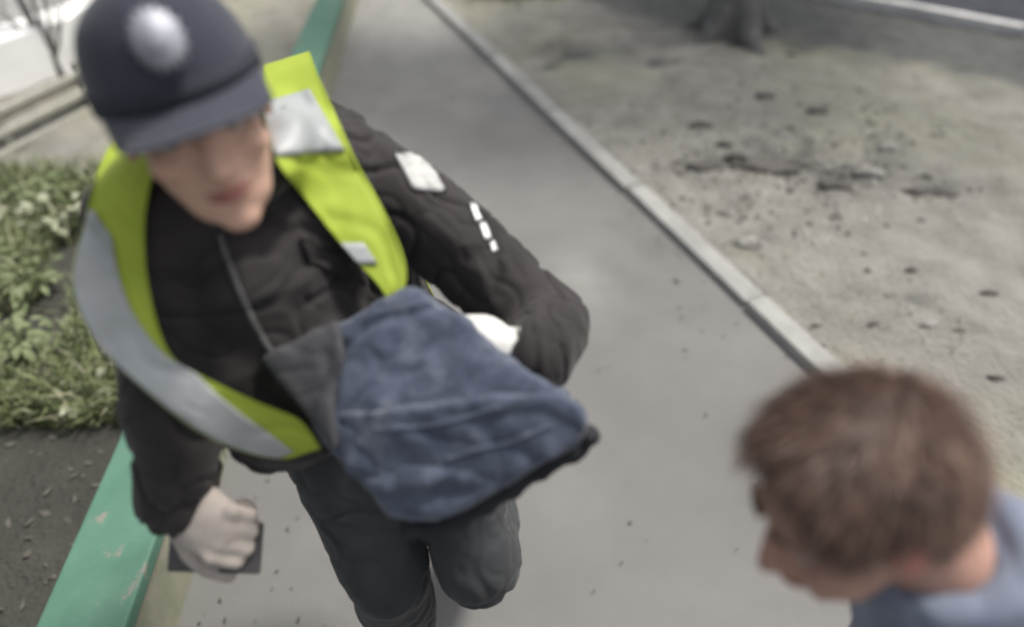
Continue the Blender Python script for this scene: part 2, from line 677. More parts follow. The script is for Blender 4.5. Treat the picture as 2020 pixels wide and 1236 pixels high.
def branchy(bm, p, d, r, L, depth, spread=.5, up=.25):
    n = 4
    pts, rad = [p], [r]
    q, dd = p.copy(), d.copy()
    for i in range(n):
        dd = (dd + Vector((random.uniform(-1, 1), random.uniform(-1, 1), random.uniform(-.6, 1))) * .13 + Vector((0, 0, up * .12))).normalized()
        q = q + dd * (L / n)
        pts.append(q.copy())
        rad.append(r * (1 - .55 * (i + 1) / n))
    add_tube(bm, pts, rad, seg=7 if depth > 1 else 5)
    if depth > 0:
        for k in range(random.choice((2, 3, 3))):
            i = random.randint(1, n)
            a = Vector((random.uniform(-1, 1), random.uniform(-1, 1), random.uniform(-.2, .8))) * spread
            branchy(bm, pts[i], (dd + a).normalized(), rad[i] * .7, L * random.uniform(.55, .8), depth - 1, spread, up)
    return pts[-1]


# sapling
sb = G(120, 152)
sap = empty('bare_sapling', sb, 'thin bare sapling with upright grey twigs beside the white wall', 'tree')
random.seed(21)
bm = bmesh.new()
add_tube(bm, [sb - Vector((0, 0, .05)), sb + Vector((.0, 0, .09)), sb + Vector((-.01, .0, .2))], [.034, .026, .022], seg=9)
tr = bpy.data.meshes.new('trunk')
bm.to_mesh(tr)
bm.free()
wrap('trunk', tr, M['bark'], sap)
bm = bmesh.new()
for a, l, r in ((-.42, .75, .017), (-.15, .85, .018), (.12, .8, .015), (.38, .7, .013), (-.7, .5, .010), (.05, .9, .012), (.6, .55, .010)):
    branchy(bm, sb + Vector((a * .03, 0, random.uniform(.1, .2))), Vector((a * .75, random.uniform(-.2, .2), 1)).normalized(), r, l, 3, .42)
tr = bpy.data.meshes.new('crown')
bm.to_mesh(tr)
bm.free()
wrap('crown', tr, M['twig'], sap)

# ------------------------------------------------------------------ tree by the road (trunk base in view)
tb = G(1442, 72)
tree = empty('roadside_tree', tb, 'dark tree trunk flaring into the bare ground near the road', 'tree')
random.seed(5)
bm = bmesh.new()
add_tube(bm, spline([tb + Vector((0, 0, -.15)), tb + Vector((0, .01, .05)), tb + Vector((.0, .03, .3)), tb + Vector((-.02, .06, 1.0)), tb + Vector((.02, .12, 2.4))], 5),
         [.27 - .0 * i for i in range(2)] + [.25, .235, .22, .205, .195, .188, .182, .177, .173, .17, .168, .166, .164, .16, .157, .154, .15, .145, .14], seg=22)
for an in (0.3, 1.5, 2.7, 3.8, 5.0):
    e = Vector((math.cos(an), math.sin(an), 0))
    add_tube(bm, spline([tb + e * .12 + Vector((0, 0, .32)), tb + e * .22 + Vector((0, 0, .1)), tb + e * .38 + Vector((0, 0, .0)), tb + e * .52 + Vector((0, 0, -.06))], 3),
             [.07, .075, .08, .078, .07, .06, .05, .045, .04, .03], seg=10)
me = remesh(bm, .025, 2, lambda c, n: .012 * nz(c, 9, 1) + .02 * nz(c, 3, 4))
wrap('trunk', me, M['bark'], tree)
bm = bmesh.new()
tips = []
top = tb + Vector((.02, .12, 2.35))
for k in range(7):
    an = k * 2 * math.pi / 7 + .3
    d = Vector((math.cos(an) * .8, math.sin(an) * .8, .75)).normalized()
    branchy(bm, top, d, .07, 1.5, 2, .6)
me = bpy.data.meshes.new('limbs')
bm.to_mesh(me)
bm.free()
wrap('limbs', me, M['bark'], tree)


def leaf_cloud(name, centres, n, spread, size, m, parent, squash=.7):
    vs, fs = [], []
    for _ in range(n):
        c = random.choice(centres)
        while True:
            o = Vector((random.uniform(-1, 1), random.uniform(-1, 1), random.uniform(-1, 1)))
            if .3 < o.length < 1:
                break
        p = c + Vector((o.x, o.y, o.z * squash)) * spread
        a = Vector((random.gauss(0, 1), random.gauss(0, 1), random.gauss(0, .6))).normalized()
        b = a.cross(Vector((random.gauss(0, 1), random.gauss(0, 1), random.gauss(0, 1)))).normalized()
        s = size * random.uniform(.6, 1.3)
        k = len(vs)
        vs += [p - a * s, p + b * s * .45, p + a * s, p - b * s * .45]
        fs.append((k, k + 1, k + 2, k + 3))
    return mesh_from(name, vs, fs, m, parent, False)


cent = [tb + Vector((random.uniform(-1.7, 2.3), random.uniform(-1.0, 1.9), random.uniform(3.0, 4.6))) for _ in range(26)]
leaf_cloud('crown', cent, 9000, .75, .065, M['leaf'], tree)

# ------------------------------------------------------------------ ground cover
random.seed(11)


def blades(name, n, sampler, hlo, hhi, wid, mats, lean=.5):
    vs, fs, mi = [], [], []
    for _ in range(n):
        p = sampler()
        if p is None:
            continue
        h = random.uniform(hlo, hhi)
        an = random.uniform(0, 6.283)
        s = Vector((math.cos(an), math.sin(an), 0)) * wid * random.uniform(.6, 1.3)
        la = random.uniform(0, 6.283)
        l = Vector((math.cos(la), math.sin(la), 0)) * h * random.uniform(.1, lean)
        k = len(vs)
        m1, m2 = p + l * .35 + Vector((0, 0, h * .6)), p + l + Vector((0, 0, h * random.uniform(.7, 1)))
        vs += [p - s, p + s, m1 + s * .7, m1 - s * .7, m2]
        fs += [(k, k + 1, k + 2, k + 3), (k + 3, k + 2, k + 4)]
        c = random.randrange(len(mats))
        mi += [c, c]
    o = mesh_from(name, vs, fs, mats, None, False)
    for p, c in zip(o.data.polygons, mi):
        p.material_index = c
    return o


def left_sampler(px0, px1, py0, py1, dens=0.0):
    def f():
        px, py = random.uniform(px0, px1), random.uniform(py0, py1)
        p = G(px, py)
        if gside(p.x, p.y) > -.03:
            return None
        if nz((p.x, p.y), 2.2, 3) < dens:
            return None
        p.z = ground_h(p.x, p.y) - .01
        return p
    return f


g1 = blades('grass', 11000, left_sampler(-160, 330, 350, 850, -.16), .05, .19, .0055, [M['grassb'], M['grassb'], M['grass'], M['leaf'], M['drygrass']], 1.0)
tag(g1, 'green grass growing on the verge left of the teal-topped wall', 'grass', kind='stuff')


def tuft_sampler():
    p = G(random.gauss(1015, 45), random.gauss(-4, 9))
    p.z = 0.0 if kside(p.x, p.y) < KW else ground_h(p.x, p.y)
    return p


g1b = blades('grass', 1500, tuft_sampler, .03, .09, .005, [M['grassb'], M['grassb'], M['drygrass']], 1.0)
tag(g1b, 'yellow-green grass patch at the far end of the kerb', 'grass', kind='stuff')


def dirt_sampler():
    px, py = random.uniform(1000, 2100), random.uniform(-20, 1000)
    p = G(px, py)
    if kside(p.x, p.y) < KW + .01 or rside(p.x, p.y) > -.02:
        return None
    if nz((p.x, p.y), .8, 6) < .05:
        return None
    p.z = ground_h(p.x, p.y) - .003
    return p


g2 = blades('dry_grass', 5200, dirt_sampler, .008, .028, .0025, [M['drygrass'], M['drygrass'], M['grass']], 1.6)
tag(g2, 'sparse short dry grass on the bare trodden ground', 'grass', kind='stuff')


def lump(bm, p, s, flat=.5):
    rot = Matrix.Rotation(random.uniform(0, 6.28), 3, 'Z')
    r = (s * random.uniform(.7, 1.4), s * random.uniform(.6, 1.0), s * flat * random.uniform(.7, 1.2))
    k = len(bm.verts)
    bmesh.ops.create_icosphere(bm, subdivisions=1, radius=1, matrix=Matrix.Translation(p) @ rot.to_4x4() @ Matrix.Diagonal((*r, 1)))
    bm.verts.ensure_lookup_table()
    for v in bm.verts[k:]:
        v.co += Vector((random.uniform(-1, 1), random.uniform(-1, 1), random.uniform(-1, 1))) * s * .16


bm = bmesh.new()
for _ in range(1500):
    p = dirt_sampler()
    if p is None:
        continue
    lump(bm, p, random.uniform(.003, .012) * (1.6 if random.random() < .08 else 1))
for _ in range(900):
    p = G(random.gauss(1570, 180), random.gauss(325, 75))
    if kside(p.x, p.y) < KW + .02:
        continue
    p.z = ground_h(p.x, p.y)
    lump(bm, p, random.uniform(.006, .022), .45)
me = bpy.data.meshes.new('gravel')
bm.to_mesh(me)
bm.free()
gr = wrap('gravel', me, [M['stone'], M['clod']], smooth=False)
for q, p in enumerate(me.polygons):
    p.material_index = 1 if random.Random(q // 20).random() < .45 else 0
tag(gr, 'fine grit and pebbles strewn over the bare ground', 'gravel', kind='stuff')

vs, fs = [], []
for _ in range(700):
    y = random.uniform(.3, 6.5)
    xl = ga.x + gd.x / gd.y * (y - ga.y) + GWID + .01
    xr = ka.x + kd.x / kd.y * (y - ka.y) - .01
    if random.random() < .55:      # swept towards the kerb and the wall
        x = xr - abs(random.gauss(0, .12)) if random.random() < .6 else xl + abs(random.gauss(0, .12))
    else:
        x = random.uniform(xl, xr)
    p = Vector((x, y, .010))
    a = Vector((random.gauss(0, 1), random.gauss(0, 1), random.gauss(0, .15))).normalized()
    b = a.cross(Vector((random.gauss(0, .2), random.gauss(0, .2), 1))).normalized()
    q = random.uniform(.003, .009) * (2.2 if random.random() < .06 else 1)
    k = len(vs)
    vs += [p - a * q, p - a * q * .2 + b * q * .6, p + a * q + Vector((0, 0, .003)), p - b * q * .6]
    fs.append((k, k + 1, k + 2, k + 3))
grit = mesh_from('path_grit', vs, fs, M['litter'], None, False)
tag(grit, 'small dead leaf bits and grit scattered on the grey path', 'litter', kind='stuff')

# larger clods and stones the photo lets one pick out
spots = [  # px, py, half width px, material, label
    (1545, 262, 17, 'stone', 'round pale stone sitting in a hollow of the bare ground'),
    (1452, 312, 20, 'clod', 'darkest earth clod at the middle of the trodden patch'),
    (1395, 328, 36, 'clod', 'long dark clod left of the darkest one, lying flat'),
    (1510, 332, 55, 'clod', 'widest dark clump of turned earth in the trodden patch'),
    (1565, 322, 30, 'clod', 'dark clump adjoining the right end of the widest one'),
    (1650, 368, 34, 'clod', 'flat brown clod at the right end of the trodden patch'),
    (1712, 348, 26, 'stone', 'pale slab-like stone right of the flat brown clod'),
    (1432, 412, 18, 'stone', 'whitish stone alone between the trodden patch and the kerb'),
    (1480, 476, 28, 'stone', 'pale flat stone with a dark underside nearest the kerb'),
    (1612, 226, 18, 'clod', 'small reddish-brown clod above the round pale stone'),
    (1508, 197, 16, 'clod', 'small dark clod highest on the pale dirt'),
    (1562, 102, 9, 'clod', 'tiny round dark clod alone near the shaded strip'),
    (1825, 352, 10, 'clod', 'small dark clod above the row of brown ones on the right'),
    (1805, 381, 24, 'clod', 'left one of two brown clods in a row on the right'),
    (1862, 384, 26, 'clod', 'right one of two brown clods in a row on the right'),
    (1650, 428, 12, 'clod', 'small brown clod below the flat brown clod'),
    (1797, 537, 12, 'clod', 'small dark clod on the pale grassy patch'),
    (1948, 583, 16, 'clod', 'dark clod on the right above the brown-haired head'),
    (1725, 632, 12, 'clod', 'dark clod nearest the kerb above the brown-haired head'),
    (1612, 634, 10, 'clod', 'little clod touching the dirt side of the kerb'),
    (1830, 642, 16, 'stone', 'pale pebble above the brown-haired head'),
    (1890, 655, 11, 'clod', 'little clod right of the pale pebble'),
    (1965, 745, 13, 'clod', 'dark clod closest to the right edge beside the brown-haired head'),
    (1428, 292, 16, 'clod', 'slanting dark clod at the left end of the trodden patch'),
    (1380, 255, 22, 'clod', 'thin dark clod upper left of the trodden patch'),
    (1750, 295, 20, 'stone', 'pale clump upper right of the trodden patch'),
]
for k, (px, py, hw, m, lab) in enumerate(spots):
    p = G(px, py, .03)
    sc = (p - CAM).dot(FW) / F
    p.z = ground_h(p.x, p.y)
    s = hw * sc
    bm = bmesh.new()
    bmesh.ops.create_icosphere(bm, subdivisions=3, radius=1)
    sd = k * 3.1
    fl = .55 if m == 'stone' else .42
    for v in bm.verts:
        c = v.co.copy()
        f = 1 + .35 * nz(c, 1.6, sd) + .18 * nz(c, 4, sd)
        f *= 1 + .25 * nz(c, 8, sd)
        v.co = Vector((c.x * s * f * 1.15, c.y * s * .45 * f + s * .25 * nz(c, 1.2, sd + 3), c.z * min(s, .06) * fl * f))
    me = bpy.data.meshes.new('clod')
    bm.to_mesh(me)
    bm.free()
    o = wrap('stone' if m == 'stone' else 'dirt_clod', me, M[m], smooth=True)
    o.location = (p.x, p.y, p.z + min(s, .06) * .12)
    o.rotation_euler = (0, 0, random.uniform(-.3, .3))
    tag(o, lab, 'stone' if m == 'stone' else 'clod', 'clods and stones on the bare ground')

# leafy weeds on the left verge
random.seed(31)


def weed(px, py, n, size, h, label, m, name='leafy_weed'):
    b = G(px, py)
    b.z = ground_h(b.x, b.y)
    root = empty(name, b, label, 'weed', 'weeds on the left verge')
    vs, fs = [], []
    bm = bmesh.new()
    for i in range(n):
        an = random.uniform(0, 6.283)
        hh = h * random.uniform(.25, 1)
        e = Vector((math.cos(an), math.sin(an), 0))
        tip = b + e * random.uniform(.02, .12) * (.5 + hh * 5) + Vector((0, 0, hh))
        add_tube(bm, [b - Vector((0, 0, .02)), b + (tip - b) * .5 + Vector((0, 0, .02)), tip], [.0035, .0025, .0015], seg=5)
        L = size * random.uniform(.6, 1.2)
        d = (e * random.uniform(.5, 1) + Vector((random.uniform(-.4, .4), random.uniform(-.4, .4), random.uniform(-.3, .5)))).normalized()
        s = d.cross(Vector((0, 0, 1))).normalized()
        nn = s.cross(d)
        prev = None
        for q in range(6):
            t = q / 5
            wq = L * .30 * math.sin(math.pi * (.08 + .88 * t)) ** .8
            c = tip + d * L * t - Vector((0, 0, L * .35 * t * t))
            k = len(vs)
            vs += [c - s * wq + nn * wq * .3, c - nn * wq * .1, c + s * wq + nn * wq * .3]
            if q:
                fs += [(k - 3, k - 2, k + 1, k), (k - 2, k - 1, k + 2, k + 1)]
    mesh_from('leaves', vs, fs, m, root)
    me = bpy.data.meshes.new('stems')
    bm.to_mesh(me)
    bm.free()
    wrap('stems', me, M['grass'], root)


for a in [(25, 470, 34, .062, .13, 'leafy weed at the left edge with the palest upturned leaves', M['leafp']),
          (75, 425, 44, .052, .14, 'bushy green weed below the rail fence', M['leaf']),
          (130, 470, 30, .062, .12, 'leafy weed with pale leaves touching the edge of the yellow vest', M['leafp']),
          (125, 400, 40, .05, .12, 'green weed highest on the verge beside the vest shoulder', M['leaf']),
          (20, 560, 44, .05, .13, 'dense green weed in the middle of the left edge', M['leaf']),
          (85, 600, 44, .05, .12, 'dark green weed midway down the verge', M['leaf']),
          (60, 720, 40, .048, .12, 'dark green weed low on the verge at the left', M['leaf']),
          (20, 690, 34, .048, .10, 'tall-bladed weed at the lower left edge', M['leaf']),
          (140, 690, 18, .05, .08, 'small weed beside the reflective tape edge', M['leaf'])]:
    weed(*a)
for a in [(185, 800, 30, .042, .09, 'dried pale weed beside the black sleeve', M['leafp']),
          (225, 745, 24, .042, .10, 'dried pale weed tucked under the reflective tape', M['leafp'])]:
    weed(*a, name='dried_weed')

vs, fs = [], []
for _ in range(170):
    px, py = random.uniform(-100, 330), random.uniform(560, 1260)
    p = G(px, py)
    if gside(p.x, p.y) > -.02:
        continue
    p.z = ground_h(p.x, p.y) + .006
    a = Vector((random.gauss(0, 1), random.gauss(0, 1), random.gauss(0, .25))).normalized()
    b = a.cross(Vector((random.gauss(0, .3), random.gauss(0, .3), 1))).normalized()
    s = random.uniform(.006, .02)
    k = len(vs)
    vs += [p - a * s, p - a * s * .2 + b * s * .5, p + a * s + Vector((0, 0, .006)), p - b * s * .5]
    fs.append((k, k + 1, k + 2, k + 3))
lit = mesh_from('leaf_litter', vs, fs, M['litter'], None, False)
tag(lit, 'dead leaf litter on the dark soil at the lower left', 'leaf litter', kind='stuff')


# ------------------------------------------------------------------ people
def head_prims(bm, X, grow=0.0, ears=True, face=True):
    """X: 4x4 local(head) -> world; face looks along +y, crown +z"""
    rot = X.to_3x3()
    sc = rot.col[0].length
    rn_ = rot.normalized()

    def e(c, r):
        add_ell(bm, X @ Vector(c), tuple((q + grow) * sc for q in r), rn_, 24, 16)
    e((0, -.012, .03), (.076, .097, .092))
    e((0, -.03, .0), (.070, .078, .080))
    if face:
        e((0, .028, -.03), (.064, .066, .088))
        e((0, .040, -.078), (.050, .048, .042))
        e((0, .070, -.104), (.024, .020, .018))
        e((.032, .082, .020), (.028, .013, .009))
        e((-.032, .082, .020), (.028, .013, .009))
        e((.040, .066, -.026), (.024, .024, .020))
        e((-.040, .066, -.026), (.024, .024, .020))
        e((0, .088, -.060), (.026, .014, .013))
        add_tube(bm, [X @ Vector((0, .090, .012)), X @ Vector((0, .103, -.012)), X @ Vector((0, .116, -.034)), X @ Vector((0, .100, -.046))],
                 [.008 * sc, .0095 * sc, .0125 * sc, .010 * sc], seg=12)
        e((.012, .098, -.040), (.009, .011, .008))
        e((-.012, .098, -.040), (.009, .011, .008))
    if ears:
        for s in (1, -1):
            e((s * .078, -.008, -.008), (.008, .019, .030))
            e((s * .083, -.016, .004), (.006, .012, .018))


def face_parts(X, parent, lipmat, browmat):
    rn_ = X.to_3x3().normalized()
    for s in (1, -1):
        bm = bmesh.new()
        add_ell(bm, X @ Vector((s * .031, .0735, .0)), (.0135,) * 3, rn_, 16, 10)
        me = bpy.data.meshes.new('eye')
        bm.to_mesh(me)
        bm.free()
        ey = wrap('eye', me, M['eyew'], parent)
        bm = bmesh.new()
        add_ell(bm, X @ Vector((s * .031, .0845, -.001)), (.0060, .0034, .0060), rn_, 14, 8)
        me = bpy.data.meshes.new('iris')
        bm.to_mesh(me)
        bm.free()
        wrap('iris', me, M['iris'], ey)
        bm = bmesh.new()
        pts = [X @ Vector((s * x, y, z)) for x, y, z in ((.012, .094, .020), (.025, .093, .025), (.040, .086, .025), (.052, .074, .019))]
        add_tube(bm, pts, [.003, .0036, .0032, .0015], seg=8)
        me = bpy.data.meshes.new('eyebrow')
        bm.to_mesh(me)
        bm.free()
        wrap('eyebrow', me, browmat, parent)
    bm = bmesh.new()
    for zz, rr in ((-.060, .0052), (-.068, .0060)):
        pts = [X @ Vector((x, .1015 - abs(x) * .42, zz + abs(x) * .04)) for x in (-.024, -.012, 0, .012, .024)]
        add_tube(bm, pts, [.001, rr * .85, rr, rr * .85, .001], seg=8)
    me = bpy.data.meshes.new('lips')
    bm.to_mesh(me)
    bm.free()
    wrap('lips', me, lipmat, parent)


def hand_prims(bm, X, curl=.35, side=1, grow=0.0, thumb=.7, spread=0.0):
    """X: wrist frame, fingers +y, palm faces -z, thumb on side*x"""
    sc = X.to_3x3().col[0].length
    rn_ = X.to_3x3().normalized()
    g = grow

    def T(x, y, z):
        return X @ Vector((x, y, z))
    add_ell(bm, T(0, .048, 0), tuple((q + g) * sc for q in (.042, .052, .017)), rn_, 20, 12)
    add_ell(bm, T(side * .018, .035, -.008), tuple((q + g) * sc for q in (.024, .035, .016)), rn_, 16, 10)
    add_ell(bm, T(-side * .020, .050, -.004), tuple((q + g) * sc for q in (.020, .042, .015)), rn_, 16, 10)
    add_ell(bm, T(0, .0, 0), tuple((q + g) * sc for q in (.029, .035, .021)), rn_, 16, 10)
    for i, (x, L, r) in enumerate(((.031, .072, .0092), (.0105, .080, .0096), (-.0105, .074, .0092), (-.031, .058, .0082))):
        p = Vector((side * x, .088 - abs(x - .005) * .12, .001))
        a = 0
        pts, rad = [Vector((side * x * .8, .06, 0)), p.copy()], [r + g, (r + .001 + g)]
        for k, (f, b) in enumerate(((.45, 1.0), (.31, 1.25), (.24, .9))):
            a += curl * b * (1 + .12 * i)
            dx = side * (x * 1.2) * spread
            p = p + Vector((dx * f, math.cos(a) * L * f, -math.sin(a) * L * f))
            pts.append(p.copy())
            rad.append((r * (1 - .1 * (k + 1)) + g))
        W_ = [T(*q) for q in pts]
        add_tube(bm, W_, [q * sc for q in rad], seg=12)
        for q, rr in zip(W_[1:], rad[1:]):
            add_ell(bm, q, (rr * sc,) * 3, None, 12, 8)
    p = Vector((side * .030, .022, -.006))
    pts = [p, p + Vector((side * .024, .026, -.012 * thumb)), p + Vector((side * .034, .052, -.028 * thumb)), p + Vector((side * .034, .074, -.042 * thumb))]
    rad = [.013 + g, .0125 + g, .011 + g, .009 + g]
    W_ = [T(*q) for q in pts]
    add_tube(bm, W_, [q * sc for q in rad], seg=12)
    for q, rr in zip(W_, rad):
        add_ell(bm, q, (rr * sc,) * 3, None, 12, 8)


def frame(pos, y, zhint, sc=1.0):
    """matrix whose +y is y and +z is near zhint"""
    y = Vector(y).normalized()
    z = Vector(zhint)
    z = (z - y * z.dot(y)).normalized()
    x = y.cross(z)
    m = Matrix((x, y, z)).transposed() * sc
    m = m.to_4x4()
    m.translation = pos
    return m


def bvh(ob):
    off = ob.matrix_world
    me = ob.data
    root, o = ob.parent, Vector(ob.location)
    while root is not None:
        o += root.location
        root = root.parent
    return BVHTree.FromPolygons([v.co + o for v in me.vertices], [tuple(p.vertices) for p in me.polygons])


def cast(tree, px, py):
    r = ray(px, py)
    L = r.length
    h = tree.ray_cast(CAM, r / L)
    if h[0] is None:
        return None
    return h[0], h[1], h[3] / L


# ---------- person in the vest
shL, shR = W(690, 335, 1.09), W(300, 440, .94)
elL, wrL, cuL = W(1082, 640, 1.12), W(1012, 692, .985), W(1062, 698, 1.005)
elR, wrR = W(338, 815, .975), W(345, 985, 1.03)
shC = (shL + shR) / 2
across = (shL - shR).normalized()
neck = shC + Vector((.0, -.02, .055))
pelv = Vector((-.27, .97, .93))
hipL, hipR = pelv + Vector((.085, .05, -.02)), pelv + Vector((-.085, -.05, -.02))
knR, anR = W(765, 1130, 1.42), Vector((-.25, .83, .09))
knL, anL = W(945, 1105, 1.40), Vector((-.06, 1.20, .20))
chestf = Vector((across.y, -across.x, 0)).normalized()
if chestf.y > 0:
    chestf = -chestf

HC = W(378, 218, .80)
hf = Vector((.44, -.86, .10)).normalized()
HX = frame(HC, hf, (-.20, .05, 1), 1.02)

person = empty('person', (-.2, .95, 0), 'person in navy cap and open yellow hi-vis vest stepping forward on the path', 'person')


def torso_curve():
    return [pelv, pelv + (shC - pelv) * .35 + chestf * .015, pelv + (shC - pelv) * .72 + chestf * .02, shC]


# body, one continuous surface
bm = bmesh.new()
head_prims(bm, HX)
add_tube(bm, [HC + Vector((.0, .03, -.06)), (HC + neck) / 2 + Vector((0, .02, -.03)), neck - Vector((0, 0, .03))], [.056, .056, .062], seg=20)
tc_ = torso_curve()
add_tube(bm, spline(tc_, 4), [.135, .13, .126, .124, .124, .128, .133, .138, .140, .135, .125, .11, .09], seg=24, flat=(chestf, .68))
for a, b, c in ((shL, elL, wrL), (shR, elR, wrR)):
    limb(bm, [shC + (a - shC) * .5, a, (a + b) / 2, b], [.06, .054, .046, .040])
    if c is wrL:
        limb(bm, [b, b + (cuL - b) * .7, cuL + (c - cuL) * .3, c], [.038, .030, .024, .024])
    else:
        limb(bm, [b, b + (c - b) * .3, c], [.040, .040, .027])
for h, k, a in ((hipL, knL, anL), (hipR, knR, anR)):
    limb(bm, [h + (pelv - h) * .4, h, (h + k) / 2, k], [.085, .085, .072, .055])
    limb(bm, [k, k + (a - k) * .3, a], [.053, .054, .036])
hdR = frame(wrR, (W(470, 1075, .995) - wrR), (-.15, -.75, .7), 1.10)      # bare hand holding a phone
hand_prims(bm, hdR, .75, side=1, thumb=.9)
hdL = frame(wrL, (W(880, 672, .985) - wrL), W(985, 600, .7) - wrL, 1.0)
hand_prims(bm, hdL, .42, side=-1)
for a, fdir_ in ((anL, Vector((.1, -.6, -.75))), (anR, Vector((.25, -.95, -.12)))):
    limb(bm, [a, a + fdir_.normalized() * .09 + Vector((0, 0, -.03)), a + fdir_.normalized() * .17 + Vector((0, 0, -.045))], [.036, .034, .026])
me = remesh(bm, .0052, 3)
body = wrap('body', me, [M['skin']], person)
face_parts(HX, person, M['lip'], M['hairdark'])


# jacket
def cloth_noise(amp, s, seed, along=None):
    def f(c, n):
        q = Vector(c)
        warp = Vector((nz(q, 3, seed), nz(q, 3, seed + 5), nz(q, 3, seed + 9))) * .10
        q = q + warp
        v = 1 - abs(nz(q, s, seed)) * 2.2
        v2 = nz(q, s * .45, seed + 2)
        cre = max(0.0, 1 - abs(nz(q, s * 1.3, seed + 6)) * 8)
        cre2 = max(0.0, 1 - abs(nz(q, s * 2.4, seed + 16)) * 6)
        return amp * (v * .45 + v2 * .8 - cre * .55 - cre2 * .22)
    return f


bm = bmesh.new()
low = pelv + Vector((0, -.01, -.06))
add_tube(bm, spline([low] + tc_[1:] , 4), [.185, .178, .170, .165, .162, .160, .162, .164, .164, .158, .146, .128, .105], seg=28, flat=(chestf, .74))
limb(bm, [neck + Vector((0, .03, -.01)), W(590, 225, 1.13), W(665, 290, 1.11)], [.065, .055, .066])
limb(bm, [W(330, 470, 1.0), W(400, 600, 1.03), W(480, 700, 1.06), W(560, 790, 1.10)], [.09, .115, .12, .11])
limb(bm, [W(500, 560, 1.03), W(600, 690, 1.08)], [.12, .12])
for a in (shL, shR):
    limb(bm, [neck - Vector((0, 0, .02)), (neck * .45 + a * .55) + Vector((0, 0, .0)), a], [.062, .074, .076])
limb(bm, [shL, shL + (elL - shL) * .5 + Vector((0, 0, .012)), elL], [.074, .068, .067])
limb(bm, [elL, elL + (cuL - elL) * .5, cuL], [.068, .066, .058])
limb(bm, [shR, shR + (elR - shR) * .5, elR], [.070, .066, .066])
limb(bm, [elR, elR + (wrR - elR) * .55, wrR - (wrR - elR) * .02], [.066, .062, .052])
# collar
colr = []
for k in range(24):
    an = 2 * math.pi * k / 24
    q = neck + Vector((math.cos(an) * .072, math.sin(an) * .072 - .008, .028 + .012 * math.sin(an)))
    colr.append(q)
add_tube(bm, colr + [colr[0]], [.022] * 25, seg=10)
me = remesh(bm, .005, 10, cloth_noise(.015, 9, 3))
jacket = wrap('jacket', me, M['jacket'], person)
jb = bvh(jacket)

# trousers
bm = bmesh.new()
add_tube(bm, [pelv + Vector((0, 0, .06)), pelv, pelv - Vector((0, 0, .09))], [.165, .168, .15], seg=24, flat=(chestf, .78))
for h, k, a in ((hipL, knL, anL), (hipR, knR, anR)):
    limb(bm, [h, h + (k - h) * .45, k], [.108, .098, .084])
    limb(bm, [k, k + (a - k) * .4, a + (k - a).normalized() * .03], [.084, .078, .066])
me = remesh(bm, .006, 8, cloth_noise(.011, 8, 41))
trous = wrap('trousers', me, M['trousers'], person)
for a, fd in ((anL, Vector((.12, -.62, -.72))), (anR, Vector((.28, -.95, -.05)))):
    bm = bmesh.new()
    fd = fd.normalized()
    limb(bm, [a + Vector((0, 0, .05)), a - fd * .03 + Vector((0, 0, -.015)), a + fd * .08 + Vector((0, 0, -.035)), a + fd * .17 + Vector((0, 0, -.045)), a + fd * .2 + Vector((0, 0, -.048))],
         [.05, .05, .045, .042, .036])
    me = remesh(bm, .007, 4)
    for v in me.vertices:
        v.co.z = max(v.co.z, .006)
    sh = wrap('shoe', me, M['shoe'], person)

# cap (local head frame -> world)
capbm = bmesh.new()
NA, NR = 48, 12
rings = []
for i in range(NR + 1):
    t = i / NR
    ring = []
    for k in range(NA):
        an = 2 * math.pi * k / NA
        fr = math.sin(an)                 # +1 front
        z0 = .034 - .012 * (1 - fr) * .5 - .018 * max(0, -fr)
        ht = .098 + .016 * max(0, fr)
        pr = math.cos(t * math.pi / 2) ** .55
        seam = 1 - .012 * (abs(math.sin(an * 3)) < .12)
        x, y = math.cos(an) * .090 * pr * seam, (math.sin(an) * .108) * pr * seam - .010
        z = z0 + ht * math.sin(t * math.pi / 2) ** 1.05
        ring.append(capbm.verts.new(HX @ Vector((x, y, z))))
    rings.append(ring)
for i in range(NR):
    for k in range(NA):
        try:
            capbm.faces.new((rings[i][k], rings[i][(k + 1) % NA], rings[i + 1][(k + 1) % NA], rings[i + 1][k]))
        except ValueError:
            pass
bmesh.ops.remove_doubles(capbm, verts=capbm.verts[:], dist=.0008)
bmesh.ops.recalc_face_normals(capbm, faces=capbm.faces[:])
bmesh.ops.solidify(capbm, geom=capbm.faces[:], thickness=.003)
me = bpy.data.meshes.new('cap')
capbm.to_mesh(me)
capbm.free()
cap = wrap('cap', me, M['capm'], person)
vs, fs = [], []
nv, nr = 22, 6
for top_ in (0, 1):
    for j in range(nr + 1):
        q = j / nr
        for k in range(nv + 1):
            an = R(22) + (R(158) - R(22)) * k / nv
            c0 = Vector((math.cos(an) * .091, math.sin(an) * .109 - .010, .034))
            ext = .058 * math.sin((an - R(22)) / R(136) * math.pi) ** .55 * q
            x, y = c0.x * (1 + ext * 1.5), c0.y + ext
            z = c0.z - .004 - .010 * q - 2.4 * x * x * q + (.0035 if top_ else 0)
            vs.append(HX @ Vector((x, y, z)))
N1 = (nr + 1) * (nv + 1)
for j in range(nr):
    for k in range(nv):
        a = j * (nv + 1) + k
        fs.append((a, a + nv + 1, a + nv + 2, a + 1))
        fs.append((N1 + a, N1 + a + 1, N1 + a + nv + 2, N1 + a + nv + 1))
for k in range(nv):
    a = nr * (nv + 1) + k
    fs.append((a, a + 1 + 0, N1 + a + 1, N1 + a))
mesh_from('visor', vs, fs, M['capm'], cap)
vs, fs = [], []
